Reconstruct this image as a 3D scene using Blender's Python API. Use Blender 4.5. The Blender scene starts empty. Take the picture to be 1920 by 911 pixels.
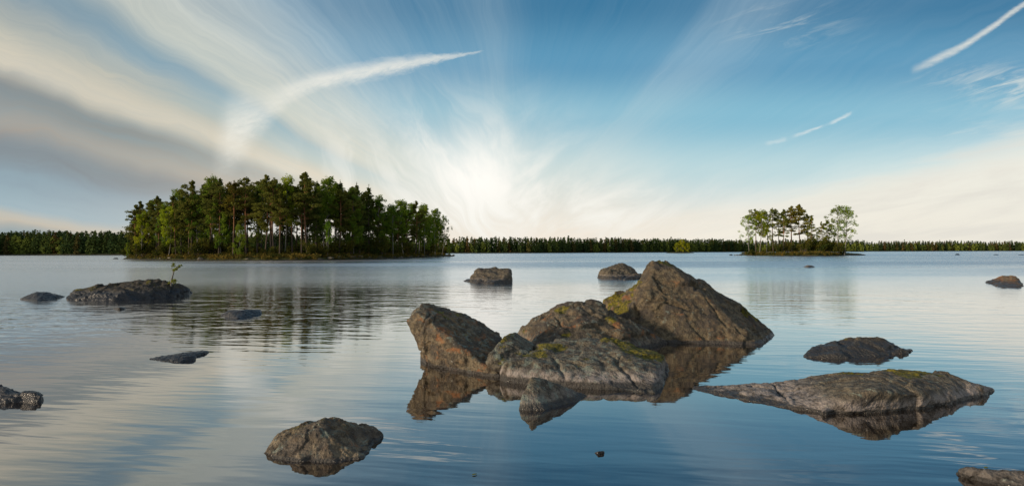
import bpy, bmesh, math, random
import numpy as np
from mathutils import Vector, Matrix, Euler
C = bpy.context.scene.collection
scene = bpy.context.scene
PI = math.pi
F = 1100.0                      # focal length in photo pixels
CAMZ = 1.8
V3 = Vector

# ------------------------------------------------------------------ camera
cd = bpy.data.cameras.new('camera')
cam = bpy.data.objects.new('camera', cd)
C.objects.link(cam)
cd.sensor_width = 36.0
cd.lens = 36.0 * F / 1920.0
cd.clip_start = 0.05
cd.clip_end = 20000.0
ROLL = -math.atan2(2.4, 960.0)
PITCH = math.atan2(14.7, F)
cam.location = (0, 0, CAMZ)
R = Matrix.Rotation(PI/2 + PITCH, 3, 'X') @ Matrix.Rotation(ROLL, 3, 'Z')
cam.rotation_euler = R.to_euler()
scene.camera = cam
scene.view_settings.view_transform = 'Standard'
scene.view_settings.look = 'None'
scene.view_settings.exposure = 0.12
scene.view_settings.gamma = 1.0
scene.cycles.max_bounces = 5
scene.cycles.diffuse_bounces = 2
scene.cycles.glossy_bounces = 3
scene.cycles.transparent_max_bounces = 4

def ray(px, py):
    return (R @ V3(((px-960.0)/F, (455.5-py)/F, -1.0)))
def at(px, py, z=0.0):
    "point on the level z seen in that direction from the tripod"
    d = ray(px, py)
    t = (z-CAMZ)/d.z
    return V3((0, 0, CAMZ)) + d*t
def atD(px, py, D):
    "point at distance D along the view"
    d = ray(px, py)
    return V3((0, 0, CAMZ)) + d*(D/d.y)

# ------------------------------------------------------------------ node helpers
class E:
    T = None
    def __init__(s, sock): s.s = sock
    @staticmethod
    def m(op, *a, clamp=False):
        n = E.T.nodes.new('ShaderNodeMath'); n.operation = op; n.use_clamp = clamp
        for i, x in enumerate(a):
            if isinstance(x, E): E.T.links.new(x.s, n.inputs[i])
            else: n.inputs[i].default_value = float(x)
        return E(n.outputs[0])
    def __add__(s, o): return E.m('ADD', s, o)
    __radd__ = __add__
    def __sub__(s, o): return E.m('SUBTRACT', s, o)
    def __rsub__(s, o): return E.m('SUBTRACT', o, s)
    def __mul__(s, o): return E.m('MULTIPLY', s, o)
    __rmul__ = __mul__
    def __truediv__(s, o): return E.m('DIVIDE', s, o)
    def __neg__(s): return E.m('MULTIPLY', s, -1)
    def pow(s, o): return E.m('POWER', s, o)
    def clamp(s): return E.m('ADD', s, 0.0, clamp=True)
    def abs(s): return E.m('ABSOLUTE', s)
    def exp(s): return E.m('EXPONENT', s)
    def max(s, o): return E.m('MAXIMUM', s, o)
    def min(s, o): return E.m('MINIMUM', s, o)
def smooth(x, a, b):
    n = E.T.nodes.new('ShaderNodeMapRange'); n.interpolation_type = 'SMOOTHSTEP'
    E.T.links.new(x.s, n.inputs[0]); n.inputs[1].default_value = a; n.inputs[2].default_value = b
    n.inputs[3].default_value = 0; n.inputs[4].default_value = 1
    return E(n.outputs[0])
def gauss(x, y, cx, cy, sx, sy):
    u = (x-cx)*(1.0/sx); v = (y-cy)*(1.0/sy)
    return (-(u*u+v*v)).exp()
def vec(x, y, z):
    n = E.T.nodes.new('ShaderNodeCombineXYZ')
    for i, a in enumerate((x, y, z)):
        if isinstance(a, E): E.T.links.new(a.s, n.inputs[i])
        else: n.inputs[i].default_value = a
    return n.outputs[0]
def sep(sock):
    n = E.T.nodes.new('ShaderNodeSeparateXYZ'); E.T.links.new(sock, n.inputs[0])
    return E(n.outputs[0]), E(n.outputs[1]), E(n.outputs[2])
def noise(v, scale=1.0, detail=4.0, rough=0.55, dist=0.0, typ=None):
    n = E.T.nodes.new('ShaderNodeTexNoise')
    if typ: n.noise_type = typ
    E.T.links.new(v, n.inputs['Vector'])
    n.inputs['Scale'].default_value = scale; n.inputs['Detail'].default_value = detail
    n.inputs['Roughness'].default_value = rough; n.inputs['Distortion'].default_value = dist
    return E(n.outputs[0])
def curve(x, pts, x0, x1, y1=1.0):
    "piecewise curve; pts in real units"
    n = E.T.nodes.new('ShaderNodeFloatCurve')
    c = n.mapping.curves[0]
    P = [((a-x0)/(x1-x0), b/y1) for a, b in pts]
    while len(c.points) < len(P): c.points.new(0.5, 0.5)
    for p, q in zip(c.points, P): p.location = q
    n.mapping.use_clip = False
    n.mapping.extend = 'HORIZONTAL'
    n.mapping.update()
    E.T.links.new(((x-x0)*(1.0/(x1-x0))).clamp().s, n.inputs[1])
    return E(n.outputs[0])*y1
def lin(c):
    return tuple(((v/255)/12.92 if v/255 <= .04045 else ((v/255+.055)/1.055)**2.4) for v in c)
def ramp(x, pts, x0, x1, scale=1.0):
    n = E.T.nodes.new('ShaderNodeValToRGB')
    r = n.color_ramp; r.interpolation = 'EASE'
    while len(r.elements) < len(pts): r.elements.new(0.5)
    for e, (a, col) in zip(r.elements, pts):
        e.position = (a-x0)/(x1-x0)
    for e, (a, col) in zip(r.elements, pts):
        e.color = (*[v*scale for v in lin(col)], 1)
    E.T.links.new(((x-x0)*(1.0/(x1-x0))).clamp().s, n.inputs[0])
    return n.outputs[0]
def rgb(col, raw=False):
    n = E.T.nodes.new('ShaderNodeRGB'); n.outputs[0].default_value = (*(col if raw else lin(col)), 1)
    return n.outputs[0]
def mix(a, b, f, mode='MIX'):
    n = E.T.nodes.new('ShaderNodeMix'); n.data_type = 'RGBA'; n.blend_type = mode
    n.clamp_factor = True
    if isinstance(f, E): E.T.links.new(f.s, n.inputs[0])
    else: n.inputs[0].default_value = f
    for i, s in ((6, a), (7, b)):
        if isinstance(s, tuple): n.inputs[i].default_value = (*s, 1)
        else: E.T.links.new(s, n.inputs[i])
    return n.outputs[2]

# ------------------------------------------------------------------ world
SUN_EL, SUN_AZ = math.radians(12), math.radians(-116)   # azimuth from +Y, clockwise
w = bpy.data.worlds.new('World'); scene.world = w; w.use_nodes = True
E.T = w.node_tree
for n in list(E.T.nodes): E.T.nodes.remove(n)
tc = E.T.nodes.new('ShaderNodeTexCoord')
X, Y, Z = sep(tc.outputs['Generated'])
sky = E.T.nodes.new('ShaderNodeTexSky'); sky.sky_type = 'NISHITA'
sky.sun_disc = False; sky.sun_elevation = SUN_EL; sky.sun_rotation = SUN_AZ
sky.altitude = 100; sky.air_density = 1.0; sky.dust_density = 0.6; sky.ozone_density = 1.5
K = 10.0                                          # the Background runs at 0.1
front = smooth(Y, 0.02, 0.35)
Ys = Y.max(0.12)
sx = X/Ys*1100.0
sy = Z/Ys*1100.0
rho = (sx*sx+sy*sy).pow(0.5)
th = E.m('ARCTAN2', Z.max(0.0), X)*(180/PI)       # 0 = right horizon, 180 = left horizon
wpx = noise(vec(sx*0.0035, sy*0.0035, 31.0), 1, 3, .55)-0.5
wp2 = noise(vec(sx*0.012, sy*0.012, 37.0), 1, 3, .6)-0.5
thf = th + wpx*9.0 + wp2*2.2
thx = E.m('COSINE', thf*(PI/180)); thy = E.m('SINE', thf*(PI/180))
lr = E.m('LOGARITHM', rho.max(20.0), 2.718)
def streaks(k, rad, seed, detail=3.0, rough=0.5, dist=0.0):
    return noise(vec(thx*k, thy*k, lr*rad+seed), 1.0, detail, rough, dist)
n_b = streaks(3.5, 0.55, 3.0, 2.0)
n_m = streaks(9.0, 0.8, 11.0, 3.0)
n_f = streaks(26.0, 1.6, 23.0, 4.0, 0.6)
n_x = streaks(70.0, 3.0, 41.0, 4.0, 0.65)
# bend the bands a little so that they are not ruler-straight
thw = th + (n_b-0.5)*7.0 + wpx*(4.0 + 24.0*smooth(rho, 420, 120))
# clear-air colour: Nishita tinted to the cool teal of the evening
tint = ramp(sy, [(0, (226, 232, 232)), (120, (190, 222, 236)), (260, (150, 200, 225)), (470, (104, 160, 190)), (900, (84, 135, 165))], 0, 900)
blue_ref = ramp(sy, [(0, (196, 206, 206)), (60, (196, 214, 218)), (150, (172, 206, 214)), (250, (124, 180, 202)), (350, (84, 146, 180)), (470, (50, 114, 152)), (900, (30, 84, 124))], 0, 900, 1.0)
n = E.T.nodes.new('ShaderNodeVectorMath'); n.operation = 'SCALE'; E.T.links.new(blue_ref, n.inputs[0]); n.inputs['Scale'].default_value = K
blue_ref = n.outputs[0]
SKYMIX = 0.94
clear = mix(sky.outputs[0], blue_ref, SKYMIX)
def up(c): return tuple(v*K for v in lin(c))
# clouds ---------------------------------------------------------------
aT = curve(thw, [(0, .7), (8, .6), (12, .4), (15, .2), (19, .08), (27, .03), (36, .07), (44, .17), (49, .2), (54, .07), (66, .03), (84, .04), (91, .1), (96, .19), (100, .14), (108, .12),
                 (116, .16), (124, .22), (132, .42), (140, .68), (148, .8), (152, .62), (156, .82), (160, .95), (164, .9), (168, .95), (172, .82), (175, .75), (178, .9), (180, .8)], 0, 180)
cT = ramp(thw, [(0, (206, 196, 180)), (8, (226, 220, 204)), (14, (236, 236, 228)), (60, (190, 214, 226)), (100, (176, 204, 216)), (130, (186, 204, 210)), (142, (200, 204, 196)), (147, (200, 202, 190)), (151, (152, 168, 172)),
                (154.5, (182, 182, 170)), (158.5, (204, 197, 180)), (162, (138, 138, 134)), (165.5, (162, 152, 140)), (169, (124, 126, 130)), (172, (128, 142, 154)), (175, (132, 152, 164)),
                (177, (190, 176, 156)), (178.6, (140, 154, 158)), (180, (150, 160, 160))], 0, 180)
n = E.T.nodes.new('ShaderNodeVectorMath'); n.operation = 'SCALE'; E.T.links.new(cT, n.inputs[0]); n.inputs['Scale'].default_value = K
cT = n.outputs[0]
n = E.T.nodes.new('ShaderNodeVectorMath'); n.operation = 'SCALE'; E.T.links.new(cT, n.inputs[0]); E.T.links.new((0.88+0.13*n_f+0.11*n_x).s, n.inputs['Scale'])
cT = n.outputs[0]
# toward the vanishing point everything is lit cream
inner = (-(rho*(1/430.0)).pow(2.2)).exp()
cT = mix(cT, up((234, 222, 200)), inner*0.92)
a1 = (aT*(0.62+n_m*0.76)).clamp()
a1 = (a1 + ((n_f-0.5)*0.45+(n_x-0.5)*0.4)*(0.4+1.2*noise(vec(sx*0.006, sy*0.008, 51.0), 1, 4, .6))*(0.08+a1*(1.0-a1*0.6))*smooth(rho, 60, 300)).clamp()
a1 = a1 + (0.30+0.5*wpx-a1)*smooth(rho, 380, 150)*0.92
col = mix(clear, cT, a1)
# low wide haze along the horizon and the bright core above it
frg = 0.55+0.9*n_m
low = gauss(sx, sy, 40, -10, 560, 120)*0.95
col = mix(col, up((236, 224, 208)), (low*(0.75+0.5*n_f)).clamp())
wq = noise(vec((sx+sy*0.55+wpx*260)*0.011, (sy-sx*0.12)*0.0045, 8.0), 1, 5, .6, .8)
wr = noise(vec((sx*0.6-sy)*0.0125, (sy*0.6+sx)*0.004, 18.0), 1, 5, .6, .6)
left_ = smooth(sx, 120, -120)
wisp0 = wq + (wr-wq)*smooth(sx, -60, 80)
plume = (gauss(sx, sy, -70, 120, 170, 120)*0.9 + gauss(sx, sy, 130, 70, 250, 60)*0.9)*smooth(wisp0, .34, .66)
plume = plume + gauss(sx, sy, -230, 120, 200, 130)*smooth(wq, .40, .66)*0.4
col = mix(col, up((238, 236, 228)), plume.clamp())
core = gauss(sx, sy, -66, 145, 88, 66)*(0.3+1.1*wisp0)
col = mix(col, up((250, 247, 240)), core.clamp())
# white edge streaks of the low bank on the right
pv = vec(sx*0.0022, sy*0.016, 0.0)
hn = noise(vec((sx*0.97+sy*0.25)*0.0035, (sy-sx*0.17)*0.03, 4.0), 1.0, 5.0, 0.6, 0.4)
bank = smooth(sy - sx*0.0 , 150, 20)*smooth(sx, 60, 320)
bank = smooth((sx*0.235 - 14 + (hn-0.5)*95) - sy, -25, 60)*smooth(sx, 60, 420)
col = mix(col, mix(up((238, 233, 220)), up((222, 218, 208)), smooth(hn, .35, .7)), (bank*(0.38+0.8*hn)).clamp())
# thin cloud tail hanging from the bright end of the curved trail
fz = noise(vec(sx*0.02, sy*0.05, 2.0), 1.0, 5.0, 0.65, 0.6)
fz2 = noise(vec((sx+sy)*0.006, (sy-sx*0.3)*0.05, 7.0), 1.0, 5.0, 0.65, 0.8)
fw = noise(vec((sx+sy*.6)*0.045, (sy-sx*.35)*0.12, 9.0), 1.0, 5.0, 0.7, 0.5)
def trail(pts, wid, amp, colr, base, rough, xr, fall=1.0):
    global col
    x0, x1 = xr
    cy = curve(sx, [(a-960, 470-b) for a, b in pts], x0-960, x1-960, 470.0)
    ww = curve(sx, [(a-960, b) for a, b in wid], x0-960, x1-960, 80.0)
    am = curve(sx, [(a-960, b) for a, b in amp], x0-960, x1-960, 1.0)
    d = ((sy - cy + (fz-0.5)*rough*1.6 + (fw-0.5)*rough)/ww.max(0.5)).abs()
    m_ = (1.0 - smooth(d, 0.0, 1.45))*am*front
    m_ = m_*(1.0-base + base*2.0*fz2)*(0.55+0.9*fw)
    m_ = m_*smooth(sx, x0-960-4, x0-960+(50 if x0 < 600 else 8))*(1.0-smooth(sx, x1-960-10, x1-960+2))
    col = mix(col, up(colr), m_.clamp())
trail([(380, 320), (404, 280), (420, 258), (445, 240), (470, 222), (500, 203), (520, 188), (545, 170), (570, 159), (600, 149), (640, 141), (700, 129), (760, 118), (830, 107), (905, 96)],
      [(404, 70), (440, 66), (480, 46), (520, 30), (560, 20), (600, 17), (700, 17), (780, 13), (840, 6), (905, 2)],
      [(392, .0), (420, .40), (450, .66), (500, .5), (560, .55), (620, .72), (760, .68), (860, .5), (905, .1)],
      (232, 230, 220), 0.35, 11.0, (380, 910))
trail([(1712, 134), (1760, 112), (1800, 93), (1850, 62), (1895, 30), (1930, 6)], [(1712, 9), (1760, 9), (1800, 8), (1860, 7), (1930, 6)],
      [(1712, .1), (1735, .4), (1780, .62), (1850, .68), (1930, .72)], (222, 222, 214), 0.5, 5.0, (1710, 1960))
trail([(1440, 270), (1470, 263), (1520, 246), (1560, 232), (1600, 212)], [(1440, 5), (1500, 4), (1540, 3), (1570, 4), (1600, 3)],
      [(1440, .3), (1470, .4), (1480, .05), (1500, .5), (1535, .6), (1550, .1), (1570, .55), (1600, .1)], (214, 222, 222), 0.4, 6.0, (1436, 1604))
wisp = gauss(sx, sy, 930, 305, 120, 34)*smooth(fz2, .42, .72)*0.8 + gauss(sx, sy, 520, 420, 90, 36)*smooth(fz2, .46, .75)*0.5 + gauss(sx, sy, 860, 215, 160, 26)*smooth(hn, .5, .75)*0.6
col = mix(col, up((216, 220, 214)), (wisp*front).clamp())
# behind the camera: plain evening sky with faint bands
back = mix(sky.outputs[0], up((176, 182, 184)), (0.35+0.5*n_b).clamp())
col = mix(back, col, front)
bg = E.T.nodes.new('ShaderNodeBackground'); bg.inputs[1].default_value = 0.1
E.T.links.new(col, bg.inputs[0])
out = E.T.nodes.new('ShaderNodeOutputWorld'); E.T.links.new(bg.outputs[0], out.inputs[0])
w.cycles.sampling_method = 'MANUAL'; w.cycles.sample_map_resolution = 512

sl = bpy.data.lights.new('sun', 'SUN'); so = bpy.data.objects.new('sun', sl); C.objects.link(so)
sl.energy = 3.6; sl.angle = math.radians(6); sl.color = (1.0, 0.80, 0.58)
sd = V3((math.sin(SUN_AZ)*math.cos(SUN_EL), math.cos(SUN_AZ)*math.cos(SUN_EL), math.sin(SUN_EL)))
so.rotation_euler = sd.to_track_quat('Z', 'Y').to_euler()

# ------------------------------------------------------------------ scene helpers
def tag(o, label=None, cat=None, group=None, kind=None):
    if label: o['label'] = label
    if cat: o['category'] = cat
    if group: o['group'] = group
    if kind: o['kind'] = kind
    return o
def link(name, me, mat=None, parent=None):
    o = bpy.data.objects.new(name, me); C.objects.link(o)
    if mat is not None and len(me.materials) == 0: me.materials.append(mat)
    if parent is not None: o.parent = parent
    return o
def mesh_from(name, V, Fc, smooth_=True):
    me = bpy.data.meshes.new(name)
    V = np.asarray(V, dtype=np.float32); Fc = np.asarray(Fc, dtype=np.int32)
    k = Fc.shape[1]
    me.vertices.add(len(V)); me.vertices.foreach_set('co', V.ravel())
    me.loops.add(Fc.size); me.loops.foreach_set('vertex_index', Fc.ravel())
    me.polygons.add(len(Fc)); me.polygons.foreach_set('loop_start', np.arange(0, Fc.size, k, dtype=np.int32))
    if smooth_: me.polygons.foreach_set('use_smooth', np.ones(len(Fc), bool))
    me.update(calc_edges=True); me.validate()
    return me
_rs = np.random.RandomState(5)
_perm = _rs.permutation(256); _perm = np.concatenate([_perm, _perm, _perm])
_grad = _rs.normal(size=(256, 3)); _grad /= np.linalg.norm(_grad, axis=1)[:, None]
def perlin(p):
    p = np.asarray(p, float); i = np.floor(p).astype(int); f = p-i; i &= 255
    u = f*f*f*(f*(f*6-15)+10)
    def g(dx, dy, dz):
        h = _perm[_perm[_perm[(i[:, 0]+dx) & 255]+((i[:, 1]+dy) & 255)]+((i[:, 2]+dz) & 255)]
        return (_grad[h]*(f-np.array([dx, dy, dz]))).sum(1)
    l = lambda a, b, t: a+(b-a)*t
    return l(l(l(g(0,0,0), g(1,0,0), u[:,0]), l(g(0,1,0), g(1,1,0), u[:,0]), u[:,1]),
             l(l(g(0,0,1), g(1,0,1), u[:,0]), l(g(0,1,1), g(1,1,1), u[:,0]), u[:,1]), u[:,2])
def fbm(p, o=4, g=.5, ridged=False):
    a = 1.0; s = 0; q = np.array(p, float); t = 0
    for k in range(o):
        n = perlin(q)
        if ridged: n = 0.5-2*np.abs(n)
        s = s + a*n; t += a; a *= g; q = q*2.03+7.1
    return s/t

# ------------------------------------------------------------------ materials
def newmat(name):
    m = bpy.data.materials.new(name); m.use_nodes = True
    E.T = m.node_tree
    for n in list(E.T.nodes): E.T.nodes.remove(n)
    o = E.T.nodes.new('ShaderNodeOutputMaterial')
    return m, o
def principled(o, color, rough, bump=None, spec=None, ior=None):
    b = E.T.nodes.new('ShaderNodeBsdfPrincipled')
    if isinstance(color, tuple): b.inputs['Base Color'].default_value = (*color, 1)
    else: E.T.links.new(color, b.inputs['Base Color'])
    if isinstance(rough, E): E.T.links.new(rough.s, b.inputs['Roughness'])
    else: b.inputs['Roughness'].default_value = rough
    if spec is not None: b.inputs['Specular IOR Level'].default_value = spec
    if ior is not None: b.inputs['IOR'].default_value = ior
    if bump is not None: E.T.links.new(bump, b.inputs['Normal'])
    E.T.links.new(b.outputs[0], o.inputs[0])
    return b
def bump(h, dist, strength=1.0, nrm=None):
    n = E.T.nodes.new('ShaderNodeBump'); n.inputs['Strength'].default_value = strength
    if isinstance(dist, E): E.T.links.new(dist.s, n.inputs['Distance'])
    else: n.inputs['Distance'].default_value = dist
    E.T.links.new(h.s, n.inputs['Height'])
    if nrm is not None: E.T.links.new(nrm, n.inputs['Normal'])
    return n.outputs[0]
def pos():
    g = E.T.nodes.new('ShaderNodeNewGeometry'); return g
def rock_mat(name, tone=1.0, warm=0.5, moss=0.0, lichen=0.4, rust=0.3, pale=0.0, wet=0.07, seed=0.0, dark=(0.045, 0.042, 0.040), grain=1.0, mosslow=0.25, spots=(), bmp=.042):
    m, o = newmat(name)
    g = pos(); P = g.outputs['Position']
    x, y, z = sep(P); nx, ny, nz = sep(g.outputs['Normal'])
    v0 = vec(x+seed, y, z)
    sp = noise(v0, 95*grain, 3, .7); md = noise(v0, 11*grain, 5, .65); big = noise(v0, 2.2, 5, .62, .4)
    vo = E.T.nodes.new('ShaderNodeTexVoronoi'); vo.inputs['Scale'].default_value = 38*grain; E.T.links.new(v0, vo.inputs['Vector'])
    cell = E(vo.outputs['Distance'])
    w = warm
    A = (0.098*tone*(1+.25*w), 0.088*tone, 0.070*tone*(1-.3*w))
    B = (0.29*tone*(1+.2*w), 0.262*tone, 0.205*tone*(1-.3*w))
    c = mix(A, B, smooth(md, .40, .62))
    c = mix(c, (0.56*tone, 0.52*tone, 0.45*tone), smooth(sp, .57, .70)*0.65)
    c = mix(c, (0.045, 0.04, 0.036), smooth(sp, .44, .34)*0.65)
    c = mix(c, (0.055, 0.048, 0.042), smooth(big, .54, .36)*0.8)
    if rust > 0:
        rn = noise(vec(x+seed+9, y, z*1.6), 3.1, 5, .7, .5)
        c = mix(c, (0.25, 0.105, 0.04), smooth(rn, .66-.2*rust, .76-.2*rust)*0.75)
        c = mix(c, (0.26, 0.17, 0.085), smooth(noise(vec(x-seed, y+4, z), 5.0, 5, .7), .52, .70)*rust)
    if lichen > 0:
        ln = noise(vec(x, y+seed+5, z), 7.5, 6, .75, .3)
        c = mix(c, (0.20, 0.235, 0.195), smooth(ln, .64-.16*lichen, .70-.12*lichen)*smooth(nz, .0, .6)*0.75)
        l2 = noise(vec(x, y-seed-3, z), 16, 4, .7)
        c = mix(c, (0.50, 0.51, 0.46), smooth(l2, .66, .72)*lichen)
    if pale > 0:
        pb = smooth(z, wet*0.9, wet*1.25)*smooth(z, wet+.16, wet+.05)
        c = mix(c, (0.30, 0.265, 0.25), pb*smooth(md, .3, .6)*pale)
    if moss > 0:
        mn = noise(vec(x, y, z+seed), 2.6, 6, .7, .3)
        sm_ = None
        for (cx, cy, cz, r) in spots:
            dd = (x-cx)*(x-cx)+(y-cy)*(y-cy)+(z-cz)*(z-cz)
            q = (dd*(-1.0/(r*r))).exp(); sm_ = q if sm_ is None else sm_.max(q)
        ms = (sm_*0.34-0.20) if sm_ is not None else 0.0
        mk = smooth(mn + nz*0.08 + ms, .66-.22*moss, .71-.2*moss)*smooth(nz, mosslow, mosslow+.3)*smooth(z, .10, .2)
        mc = mix((0.030, 0.034, 0.008), (0.20, 0.165, 0.014), smooth(noise(v0, 13, 5, .7), .36, .62))
        mk = (mk*smooth(sp+md, .7, 1.0)).clamp()
        c = mix(c, mc, mk)
    wn = z + (noise(v0, 5, 3)-0.5)*0.05
    wm = smooth(wn, wet*1.5, wet*.9)
    c = mix(c, dark, wm*0.85)
    rr = mix((.85, .85, .85), (.33, .33, .33), wm)
    r_, _, _ = sep(rr)
    h = md*0.7 + sp*0.16 + cell*0.3 + noise(v0, 30*grain, 4, .7)*0.5
    principled(o, c, r_, bump(h, bmp, 1.0), spec=0.35)
    return m

# ------------------------------------------------------------------ water
def water_mat():
    m, o = newmat('lake water')
    g = pos(); x, y, z = sep(g.outputs['Position'])
    d = (x*x+y*y).pow(0.5)
    # long, low swell lines crossing the near water, smoothed by the calm evening
    wx = noise(vec(x*.35, y*.35, 0.0), 1, 2)-0.5
    a = -0.15
    u = x*math.cos(a)+y*math.sin(a); v = y*math.cos(a)-x*math.sin(a)
    s1 = noise(vec(u*0.42, v*2.3+wx*1.4, 1.0), 1, 2, .45, .25)
    s2 = noise(vec(u*0.95+4, v*4.6+wx*2, 5.0), 1, 2, .5, .3)
    s3 = noise(vec(u*2.2, v*8.5, 9.0), 1, 2, .5)
    r1 = noise(vec(u*0.9, v*1.9, 12.0), 1, 3, .5, .3)
    r2 = noise(vec(u*2.1, v*4.2, 17.0), 1, 3, .55)
    near = smooth(d, 4.0, 14.0)
    calm = noise(vec(x*.16, y*.10, 3.0), 1, 2)
    lee = gauss(x, y, 1.8, 7.2, 4.2, 2.6)            # sheltered water among the boulders
    A1 = (0.010 - 0.005*near)*(1.0-0.85*lee)*(0.4+1.2*calm)
    A2 = (0.003 + 0.0*near)*(1.0-0.85*lee)*(0.4+1.2*calm)
    b = bump(s1, A1)
    b = bump(s2, A2, 1.0, b)
    b = bump(s3, A2*0.32, 1.0, b)
    big0 = noise(vec(x*.015, y*.05, 3.0), 1, 3, .6)
    wind = smooth(y + (big0-.5)*50 + x*.05, 26.0, 78.0)
    lf = 1.0 + 1.3*smooth(x, 3.0, -5.0)*smooth(y, 60, 30)
    b = bump(r1, lf*0.011*smooth(d, 9, 20)*(0.4+1.2*calm) + wind*0.10, 1.0, b)
    b = bump(r2, 0.006*smooth(d, 9, 22) + wind*0.05, 1.0, b)
    big = noise(vec(x*.012, y*.045, 33.0), 1, 4, .6)
    r0 = noise(vec(u*0.22, v*0.62, 27.0), 1, 3, .5, .5)
    b = bump(r0, lf*0.024*smooth(d, 10, 26)*(0.5+calm), 1.0, b)
    rg = 0.03 + 0.03*smooth(d, 8, 20) + 0.12*smooth(d, 17, 42) + wind*(0.03+0.13*smooth(big, .35, .65))
    fr = E.T.nodes.new('ShaderNodeFresnel'); fr.inputs['IOR'].default_value = 1.33; E.T.links.new(b, fr.inputs['Normal'])
    fac = (E(fr.outputs[0]).max(0.0).pow(0.44)*1.14-0.05).clamp()
    df = E.T.nodes.new('ShaderNodeBsdfDiffuse'); df.inputs[0].default_value = (0.016, 0.0085, 0.004, 1)
    gl = E.T.nodes.new('ShaderNodeBsdfGlossy'); gl.inputs['Color'].default_value = (.97, .97, .97, 1)
    E.T.links.new(rg.s, gl.inputs['Roughness']); E.T.links.new(b, gl.inputs['Normal'])
    mx = E.T.nodes.new('ShaderNodeMixShader'); E.T.links.new(fac.s, mx.inputs[0])
    E.T.links.new(df.outputs[0], mx.inputs[1]); E.T.links.new(gl.outputs[0], mx.inputs[2])
    E.T.links.new(mx.outputs[0], o.inputs[0])
    return m
def water():
    n = 64
    xs = np.linspace(-1, 1, n); xs = np.sign(xs)*(np.abs(xs)**3)*7000
    Xg, Yg = np.meshgrid(xs, xs)
    V = np.stack([Xg.ravel(), Yg.ravel()+200, 0*Xg.ravel()], 1)
    I = np.arange(n*n).reshape(n, n)
    Fc = np.stack([I[:-1, :-1], I[:-1, 1:], I[1:, 1:], I[1:, :-1]], -1).reshape(-1, 4)
    o = link('water', mesh_from('water', V, Fc, False), water_mat())
    tag(o, kind='structure')
water()

# ------------------------------------------------------------------ rocks
def hull(bm_pts):
    bm = bmesh.new()
    for p in bm_pts: bm.verts.new(p)
    bmesh.ops.convex_hull(bm, input=bm.verts)
    loose = [v for v in bm.verts if not v.link_faces]
    if loose: bmesh.ops.delete(bm, geom=loose, context='VERTS')
    return bm
def P3(t):
    "(px,py) = waterline point, also continued below the water; (px,py,D) = free point"
    if len(t) == 2:
        p = at(*t); return [p, None]
    return [atD(*t)]
def chip(bm, rs, n, dep):
    lo = V3([min(v.co[i] for v in bm.verts) for i in range(3)]); hi = V3([max(v.co[i] for v in bm.verts) for i in range(3)])
    size = (hi-lo).length
    for _ in range(n):
        d = V3(rs.normal(size=3)); d.z = abs(d.z)*.8; d.normalize()
        m = max(v.co.dot(d) for v in bm.verts)
        off = m-size*dep*rs.uniform(.3, 1.0)
        g = bmesh.ops.bisect_plane(bm, geom=bm.verts[:]+bm.edges[:]+bm.faces[:], plane_co=d*off, plane_no=d, clear_outer=True)
        ed = [e for e in g['geom_cut'] if isinstance(e, bmesh.types.BMEdge)]
        if ed:
            try: bmesh.ops.contextual_create(bm, geom=ed)
            except Exception: pass
def facets(p, cell, seed, tilt):
    "piecewise-planar offsets around scattered seeds: broken faces with small steps between them"
    rs = np.random.RandomState(seed+100); lo = p.min(0)-cell; hi = p.max(0)+cell
    n = int(max(8, min(420, np.prod((hi-lo)/cell)*.9)))
    S = rs.uniform(lo, hi, (n, 3)); G = rs.normal(size=(n, 3)); G /= np.linalg.norm(G, axis=1)[:, None]; O = rs.uniform(-.5, .5, n)*cell*.25
    out = np.zeros(len(p)); w_ = p+np.stack([fbm(p*2/cell*.5+7*i, 2) for i in range(3)], 1)*cell*.35
    for i in range(0, len(p), 20000):
        q = w_[i:i+20000]; dd = ((q[:, None, :]-S[None])**2).sum(2); k = dd.argmin(1)
        out[i:i+20000] = ((p[i:i+20000]-S[k])*G[k]).sum(1)*tilt+O[k]*tilt
    return out
def W(px, py, D=None):
    p = at(px, py) if D is None else atD(px, py, D)
    return (p.x, p.y, p.z)
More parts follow.
